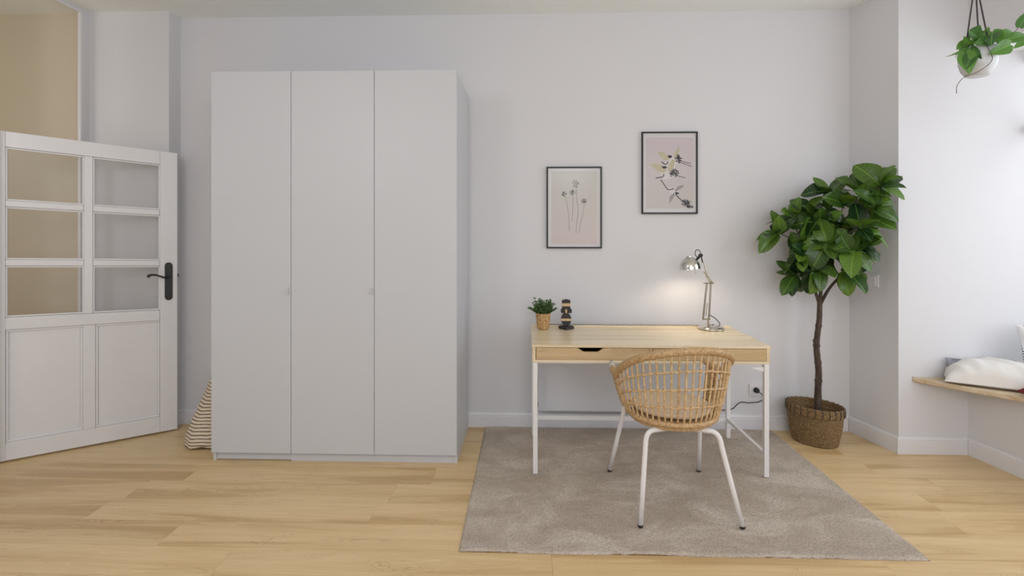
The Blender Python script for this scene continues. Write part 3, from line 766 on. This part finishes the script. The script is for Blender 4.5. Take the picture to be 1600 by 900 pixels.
shapes('printed_body', 'ink_white', [[(950, 250), (985, 240), (1020, 235), (1040, 260), (1020, 285), (985, 330), (960, 340), (945, 300)], [(905, 345), (960, 330), (1005, 335), (1010, 370), (960, 390), (925, 385)], [(960, 465), (1000, 450), (1030, 470), (1020, 495), (985, 490)]])
shapes('printed_wing', 'ink_cream', [[(888, 205), (930, 205), (962, 235), (965, 262), (935, 260), (912, 235)], [(838, 286), (880, 280), (925, 300), (950, 330), (930, 345), (895, 335), (865, 312)], [(962, 335), (962, 295), (985, 260), (1005, 255), (1000, 300), (980, 335)], [(1000, 250), (1003, 215), (1034, 165), (1036, 190), (1018, 235)]], 1)
shapes('printed_lower_wing', 'ink_grey', [[(1005, 470), (1025, 435), (1064, 425), (1062, 440), (1030, 460)], [(968, 553), (970, 505), (1000, 478), (1005, 492), (985, 530)]], 1)
b = MB()
def S(pts, w): pp = spline([(FB(*q)[0], 0, FB(*q)[1]) for q in pts], 5); stroke(b, [(q.x, q.z) for q in pp], w, yy-.0003)
S([(958, 268), (955, 284), (938, 286), (916, 270)], .007); S([(932, 352), (928, 370), (905, 375), (878, 380)], .007)
S([(913, 392), (935, 425), (962, 458), (1000, 452)], .006); S([(1040, 262), (1075, 275), (1110, 282)], .004)
S([(1045, 275), (1080, 290), (1118, 302)], .004); S([(1020, 365), (1050, 372), (1074, 378)], .004); S([(1010, 488), (1050, 530), (1100, 570)], .006)
b.build('printed_neck', 'ink_brown', pic)
b = MB(); rp = random.Random(9)
for cx_, cy_, rx_, ry_, n_ in ((1030, 250, 20, 28, 46), (1000, 348, 28, 28, 50), (972, 236, 9, 10, 16), (935, 308, 16, 7, 18), (1080, 545, 26, 22, 40), (1105, 572, 24, 7, 20), (1018, 482, 10, 7, 12)):
    for k in range(n_):
        a = rp.uniform(0, 2*PI); q = rp.random()**.5; c0 = (cx_+rx_*q*math.cos(a), cy_+ry_*q*math.sin(a)); aa = rp.uniform(-.3, 1.2); l_, w_ = 8.5, 3.2
        flat(b, [FB(c0[0]+l_*math.cos(aa), c0[1]+l_*math.sin(aa)), FB(c0[0]+w_*math.sin(aa), c0[1]-w_*math.cos(aa)), FB(c0[0]-l_*math.cos(aa), c0[1]-l_*math.sin(aa)), FB(c0[0]-w_*math.sin(aa), c0[1]+w_*math.cos(aa))], yy-.0004)
b.build('printed_feathers', 'ink_brown', pic)

# ------------------------------------------------------------ sockets, switch, plug
so = thing('wall_socket', 'white double wall socket behind the desk leg with black plug', 'socket', (1.61, WY, .28))
MB().box(1.545, 1.70, WY-.010, WY-.0005, .236, .320).build('socket_frame', 'plastic', so, bevel=.002)
for sx_ in (1.587, 1.660):
    MB().box(sx_-.030, sx_+.030, WY-.0125, WY-.0102, .248, .308).build('socket_insert', 'plastic', so, bevel=.001)
MB().lathe([(0, 0), (.02, 0), (.02, .001), (0, .001)], 24, T((1.660, WY-.0127, .278)) @ Matrix.Rotation(PI/2, 4, 'X')).build('socket_well', 'knob', so)
pc = thing('plug_cable', 'black plug with thin cable hanging from the wall socket', 'cable', (1.588, 3.59, .28))
MB().lathe([(0, 0), (.019, 0), (.019, .016), (.014, .024), (.010, .034), (0, .036)], 24, T((1.588, WY-.0130, .280)) @ Matrix.Rotation(PI/2, 4, 'X')).build('plug', 'black', pc, smooth='auto')
MB().tube(spline([(1.590, WY-.045, .278), (1.610, 3.57, .262), (1.628, 3.575, .235), (1.600, 3.585, .206), (1.53, 3.59, .196), (1.48, 3.59, .200), (1.45, 3.585, .186), (1.42, 3.58, .160), (1.37, 3.57, .150), (1.30, 3.575, .152)], 8), .0033, 7).build('cable', 'black', pc, smooth=True)
# light switch on the right return wall
sw = thing('light_switch', 'square white light switch on the return wall behind the potted tree', 'switch', (2.26, 3.45, 1.06))
a0 = Vector((2.232, WY, 0)); a1 = Vector((2.312, 3.262, 0)); sd = (a1-a0).normalized(); snm = Vector((sd.y, -sd.x, 0))
if snm.dot(-a0) < 0: snm = -snm
def sbox(u0, u1, z0, z1, n0, n1, nm, bev=.0015):
    v = [a0+sd*u+snm*n+Vector((0, 0, z)) for z in (z0, z1) for n in (n0, n1) for u in (u0, u1)]
    MB().poly(v, [(0, 2, 3, 1), (4, 5, 7, 6), (0, 1, 5, 4), (2, 6, 7, 3), (0, 4, 6, 2), (1, 3, 7, 5)]).build(nm, 'plastic', sw, bevel=bev)
sbox(.150, .234, 1.018, 1.102, .0005, .012, 'switch_frame', .003); sbox(.163, .221, 1.031, 1.089, .0122, .019, 'rocker')

# ------------------------------------------------------------ potted tree in oval basket
tree = thing('potted_tree', 'tall rubber plant with broad dark leaves in an oval brown seagrass basket', 'plant', (1.888, 3.42, 0))
BC = Vector((1.888, 3.425, 0)); bang = math.radians(-44)
def BE(a, ra, rb, z):
    x, y_ = ra*math.cos(a), rb*math.sin(a)
    return Vector((BC.x+x*math.cos(bang)-y_*math.sin(bang), BC.y+x*math.sin(bang)+y_*math.cos(bang), z))
b = MB(); nr = 21
for r_ in range(nr):
    f = r_/(nr-1); z_ = .008+.194*f; ra = .128+.030*f+.006*math.sin(f*PI); rb = .100+.022*f+.004*math.sin(f*PI); pts = []; rr = []
    for i in range(150):
        a = 2*PI*i/150; wv = .0018*math.sin(i*PI/2.5+r_*PI)
        pts.append(BE(a, ra+wv, rb+wv, z_+.0014*math.sin(i*1.7+r_))); rr.append(.0062+.0012*math.sin(i*2.1+r_*1.3))
    b.tube(pts, rr, 6, closed=True)
b.build('basket_body', 'seagrass', tree, smooth=True)
b = MB()
for r_ in range(6):
    z_ = .200+.0085*r_; pts = []; rr = []
    for i in range(160):
        a = 2*PI*i/160; pts.append(BE(a, .166, .130, z_+.001*math.sin(i*1.9+r_))); rr.append(.0062+.001*math.sin(i*2.4+r_))
    b.tube(pts, rr, 6, closed=True)
rimb = b.build('basket_rim', 'seagrass', tree, smooth=True)
b = MB()
for i in range(26):
    a = 2*PI*i/26+.1; pts = [BE(a, .173, .137, .196), BE(a+.03, .1745, .1385, .22), BE(a, .173, .137, .246), BE(a, .166, .130, .251), BE(a, .159, .123, .246)]
    b.tube(pts, .0022, 5)
b.build('rim_stitching', 'soot', rimb, smooth=True)['kind'] = 'stuff'
b = MB()
for v_ in (0,):
    n = 48; top = [BE(2*PI*k/n, .148, .112, .165+.006*math.sin(k*1.3)) for k in range(n)]; b.poly(top+[Vector((BC.x, BC.y, .172))], [(k, (k+1) % n, n) for k in range(n)])
b.build('soil', 'soil', tree)
TR = [(1.912, 3.429, .165), (1.912, 3.429, .335), (1.916, 3.429, .462), (1.903, 3.429, .609), (1.907, 3.429, .693), (1.920, 3.429, .799), (1.924, 3.429, .917)]
tp = spline(TR, 12); rr = []
for i, p in enumerate(tp):
    f = i/len(tp); r = .0215-.006*f
    for kz in (.29, .40, .52, .63, .76): r += .004*math.exp(-((p.z-kz)/.007)**2)
    rr.append(r*(1+.06*noise.noise(Vector((0, 0, p.z*40)))))
MB().tube(tp, rr, 14).build('trunk', 'bark', tree, smooth=True)
MB().tube([(1.906, 3.429, .60), (1.893, 3.425, .655), (1.886, 3.424, .672)], [.016, .014, .011], 10).build('cut_stub', 'bark', tree, smooth=True)
CL = [(1.761, 3.474, 1.483), (1.639, 3.431, 1.38), (1.85, 3.437, 1.524), (1.97, 3.401, 1.640), (2.006, 3.312, 1.559), (2.07, 3.244, 1.628), (2.130, 3.150, 1.670), (2.101, 3.144, 1.549), (2.05, 3.183, 1.419), (1.987, 3.161, 1.264), (1.871, 3.258, 1.316), (1.789, 3.355, 1.339), (1.74, 3.354, 1.24), (1.741, 3.404, 1.095), (1.835, 3.307, 1.124), (2.004, 3.282, 1.126), (2.078, 3.214, 1.289), (1.982, 3.311, 1.429), (1.888, 3.358, 1.45), (2.120, 3.236, 1.488), (1.992, 3.411, 1.221), (2.05, 3.395, 1.388)]
fork = Vector(TR[-1])
mains = [(1.80, 3.39, 1.16), (1.915, 3.37, 1.17), (2.00, 3.33, 1.10), (2.05, 3.25, 1.25), (1.80, 3.42, 1.33), (1.97, 3.33, 1.36)]
src = [0, 1, 2, 2, 0, 1]
ends = []
for k, m_ in enumerate(mains):
    if k < 3: pts = spline([fork-Vector((0, 0, .02)), fork.lerp(Vector(m_), .45)+Vector((0, 0, .01)), m_], 6); r0, r1 = .012, .007
    else:
        s0 = Vector(mains[src[k]]); pts = spline([s0, s0.lerp(Vector(m_), .5)+Vector((.005, -.01, .0)), m_], 6); r0, r1 = .007, .0045
    MB().tube(pts, [r0+(r1-r0)*i/(len(pts)-1) for i in range(len(pts))], 8).build('branch', 'bark', tree, smooth=True)
rl = random.Random(21)
def leaf_mesh(name, mat, ln, wd, fold, droop, twist=0, heart=False):
    # along +Y, width X
    nu, nv = 7, 10; b = MB()
    def f(u, v):
        s_ = u*2-1
        if heart: w = wd*(math.sin(PI*min(1, v*.98+.02)**.62))**.8*(1-.15*v)
        else: w = wd*max(0, math.sin(PI*v**.92))**.58
        y_ = ln*v; x = s_*w*.5
        if heart and v < .15: y_ -= abs(s_)*ln*.10*(1-v/.15)
        z = fold*abs(x)-droop*ln*v*v+.02*ln*math.sin(v*9+s_*2)*abs(s_)+twist*x*v
        return (x, y_, z)
    b.grid(f, nu, nv); return b.mesh(name, M[mat], True, merge=True)
LM = [leaf_mesh('leaf', 'leaf', 1, (.54+.05*k), .15+.1*k, .10+.13*k, .3*(k-1)) for k in range(4)]
def put_leaf(mesh, parent, p, d, up, size, width=1.0, name='leaf'):
    d = Vector(d).normalized(); up = Vector(up); up = (up-d*up.dot(d))
    if up.length < 1e-3: up = d.orthogonal()
    up.normalize(); x = d.cross(up)
    m = Matrix((x, d, up)).transposed().to_4x4()
    o = bpy.data.objects.new(name, mesh); C.objects.link(o); o.parent = parent
    o.matrix_basis = T(Vector(p)-WL[parent.name]) @ m @ Matrix.Diagonal((size*width, size, size, 1)); return o
cen = Vector((1.93, 3.32, 1.33))
camv = Vector((0, 0, 1.38))
for ci, c in enumerate(CL):
    c = Vector(c); near = min([Vector(m_) for m_ in mains], key=lambda q: (q-c).length)
    twig = spline([near, near.lerp(c, .5)+Vector((0, 0, -.01)), c], 5)
    MB().tube(twig, [.0042-.0018*i/(len(twig)-1) for i in range(len(twig))], 6).build('twig', 'bark', tree, smooth=True)
    ax = (c-cen); ax.z *= .7; ax = ax.normalized()*.8+Vector((0, 0, .5)); ax.normalize()
    u_ = ax.orthogonal().normalized(); w_ = ax.cross(u_)
    n_ = 8 if ci not in (3,) else 6
    a0_ = rl.uniform(0, 2*PI)
    for k in range(n_):
        a = a0_+k*2.4; el = rl.uniform(.05, .9)
        d = (u_*math.cos(a)+w_*math.sin(a))*math.cos(el)+ax*math.sin(el)*.9
        if d.y > .3: d.y *= .3
        d.z -= .15 if c.z < 1.3 else 0
        p = c-ax*.035*rl.random()
        sz = rl.uniform(.11, .175)
        q = p+d.normalized()*sz
        # keep clear of the walls
        wallx = 2.232+(WY-q.y)*.2235
        if q.x > wallx-.03: d.x -= (q.x-wallx+.06)/sz
        if q.y > WY-.04: d.y -= .5
        tocam = (camv-p).normalized()
        up = Vector((rl.uniform(-.5, .5), rl.uniform(-.5, .3), .8))+tocam*rl.uniform(.1, 1.1)
        put_leaf(rl.choice(LM), tree, p, d, up, sz, rl.uniform(.9, 1.15))

# ------------------------------------------------------------ hanging planter
hg = thing('hanging_planter', 'trailing heart-leaf plant in a frosted glass pot hung on brown cords', 'plant', (2.023, 2.362, 2.08))
HC = Vector((2.023, 2.362, 0))
prof = [(.0, 2.078), (.045, 2.078), (.052, 2.081), (.072, 2.105), (.082, 2.135), (.083, 2.165), (.079, 2.195), (.076, 2.203), (.073, 2.201), (.076, 2.165), (.075, 2.135), (.066, 2.11), (.048, 2.088), (0, 2.085)]
MB().lathe([(r*.84, z) for r, z in prof], 48, T(HC)).build('glass_pot', 'pot_glass', hg, smooth=True, merge=True)
MB().lathe([(0, 2.09), (.036, 2.092), (.050, 2.11), (.057, 2.135), (.056, 2.16), (0, 2.165)], 32, T(HC)).build('soil', 'seagrass', hg, smooth='auto')
for p0, p1 in (((1.959, 2.350, 2.200), (2.010, 2.362, 2.90)), ((2.070, 2.408, 2.200), (2.014, 2.364, 2.90)), ((2.014, 2.297, 2.200), (2.014, 2.360, 2.90))):
    p0, p1 = Vector(p0), Vector(p1); pts = []; rr = []
    for i in range(160): f = i/159; g = min(1, f/.62); pts.append(p0.lerp(Vector((p1.x, p1.y, 2.50)), g) if f < .62 else Vector((p1.x, p1.y, 2.50+(f-.62)/.38*.40))); rr.append(.0026+.0006*(i % 2))
    MB().tube(pts, rr, 6).build('cord', 'ink_brown', hg, smooth=True)
MB().lathe([(0, 2.90), (.012, 2.90), (.02, 2.9195), (0, 2.9195)], 16, T((2.005, 2.363, 0))).build('ceiling_hook', 'steel', hg)
HM = [leaf_mesh('leaf', 'leaf_bright', 1, .72, .25, .12, 0, True), leaf_mesh('leaf', 'leaf_bright', 1, .60, .35, .25, .2, True)]
# base point, tip direction, size (placed one by one from the photograph)
hl = [((2.01, 2.33, 2.225), (-.7, -.3, .35), .105), ((2.03, 2.31, 2.215), (-.8, -.4, -.1), .11), ((2.04, 2.31, 2.250), (-.5, -.5, -.55), .12),
      ((2.05, 2.32, 2.262), (-.1, -.5, -.6), .11), ((1.99, 2.36, 2.25), (.5, -.1, .75), .085), ((1.965, 2.33, 2.205), (-.5, -.3, .2), .075),
      ((2.08, 2.33, 2.245), (.9, -.1, .05), .095), ((2.10, 2.31, 2.225), (.9, -.3, .12), .10), ((2.175, 2.33, 2.285), (.15, -.2, .5), .085),
      ((2.215, 2.33, 2.235), (-.75, -.2, -.4), .095), ((2.085, 2.275, 2.188), (-.9, -.1, -.40), .115), ((1.955, 2.30, 2.175), (-.45, -.1, -.75), .11),
      ((1.945, 2.31, 2.180), (-.3, -.2, -.9), .10), ((1.955, 2.32, 2.19), (.3, -.3, -.9), .09), ((1.925, 2.31, 2.17), (.05, -.2, -1), .12), ((2.00, 2.33, 2.21), (.2, -.5, .8), .09), ((1.93, 2.35, 2.195), (.6, -.2, .7), .08)]
for k, (p, d, s_) in enumerate(hl):
    tocam = (camv-Vector(p)).normalized()
    put_leaf(HM[k % 2], hg, p, d, tocam+Vector((rl.uniform(-.4, .4), 0, rl.uniform(-.1, .5))), s_*.84)
for pts in ([(1.99, 2.34, 2.19), (1.95, 2.31, 2.20), (1.915, 2.31, 2.195), (1.89, 2.32, 2.15)], [(2.06, 2.33, 2.20), (2.12, 2.32, 2.24), (2.175, 2.33, 2.285)], [(2.10, 2.32, 2.235), (2.16, 2.33, 2.262), (2.20, 2.33, 2.25), (2.22, 2.33, 2.235)],
            [(2.0, 2.29, 2.19), (2.0, 2.265, 2.12), (1.955, 2.28, 2.075), (1.905, 2.29, 2.055), (1.882, 2.30, 2.02), (1.879, 2.30, 1.985)]):
    MB().tube(spline(pts, 7), .0013, 5).build('vine', 'bark', hg, smooth=True)
put_leaf(HM[1], hg, (1.915, 2.31, 2.19), (-.7, 0, -.6), (.9, -.3, .2), .075, .5)

# ------------------------------------------------------------ window seat and cushions
be = thing('window_bench', 'pale oak window seat board with a slanting front edge in the bay', 'bench', (2.9, 3.0, .444))
e0 = Vector((2.392, 3.261)); ed = Vector((2.718-2.391, 2.886-3.273)).normalized()
pA = e0+ed*.02; pB = e0+ed*.90; pB2 = Vector((pB.x+.06, 1.6))
pts = [(e0.x+.001, 3.2605), tuple(pB), (pB.x+.04, 2.45), along(.80, .334), along(.0015, .334)]
MB().prism(pts, .4455, .476, 'z').build('seat_board', 'bench', be, bevel=.006)
MB().box(2.400, 3.03, 3.256, 3.2605, .4765, .4830).build('sealant_strip', 'trim', be)
def pillow(nm, mat, label, cat, Mx, w, h, th, seed=0, flat_=1):
    b = MB(); nm_w = mat == 'white_fabric'
    for sg in (1, -1):
        def f(u, v):
            x, y_ = u*2-1, v*2-1
            e = (max(0, 1-abs(x)**3.2)*max(0, 1-abs(y_)**3.2))**.5*(flat_ if sg < 0 else 1)
            px = x*w/2*(1-.07*(1-y_*y_)); py = y_*h/2*(1-.07*(1-x*x))
            n = noise.noise(Vector((px*9+seed, py*9, sg)))*.012+noise.noise(Vector((px*22+py*14+seed, py*6, sg*3)))*.012
            n += -.010*abs(noise.noise(Vector(((px+py)*7+seed, (px-py)*3, 4))))*4*(sg > 0)
            q = Mx @ Vector((px, py, sg*(e*(th/2+n)+.001))); q.z = max(q.z, .4785+.0004*sg); q.y = min(q.y, 3.253-.02*abs(y_)*(y_ > 0)*(1-e) if nm_w else 9)
            return q
        b.grid(f, 44, 44)
    o = b.build(nm, mat, None, smooth=True, loc=tuple(Mx.translation), merge=False); tag(o, label, cat, 'cushions on the window seat'); return o
E3 = lambda a, b_, c: (Matrix.Rotation(c, 4, 'Z') @ Matrix.Rotation(b_, 4, 'Y') @ Matrix.Rotation(a, 4, 'X'))
r_ = math.radians
pillow('cushion', 'white_fabric', 'large crumpled white cushion lying flat on the window seat', 'cushion', T((2.820, 3.075, .494)) @ E3(r_(0), r_(0), r_(-31)), .64, .31, .27, 1, .10)
pillow('cushion', 'grey_fabric', 'grey cushion corner peeping out behind the white cushion', 'cushion', T((2.765, 3.222, .538)) @ E3(r_(82), r_(4), r_(0)), .40, .11, .035, 4)
pillow('cushion', 'pattern', 'grey and white patterned cushion leaning at the window end of the seat', 'cushion', T((3.095, 3.03, .665)) @ E3(r_(72), 0, r_(-22)), .42, .34, .09, 8)
pillow('cushion', 'red_fabric', 'dark red knitted cushion beside the white cushion at the right edge', 'cushion', T((2.822, 2.775, .500)) @ E3(r_(0), r_(0), r_(-6)), .28, .24, .12, 12, .15)
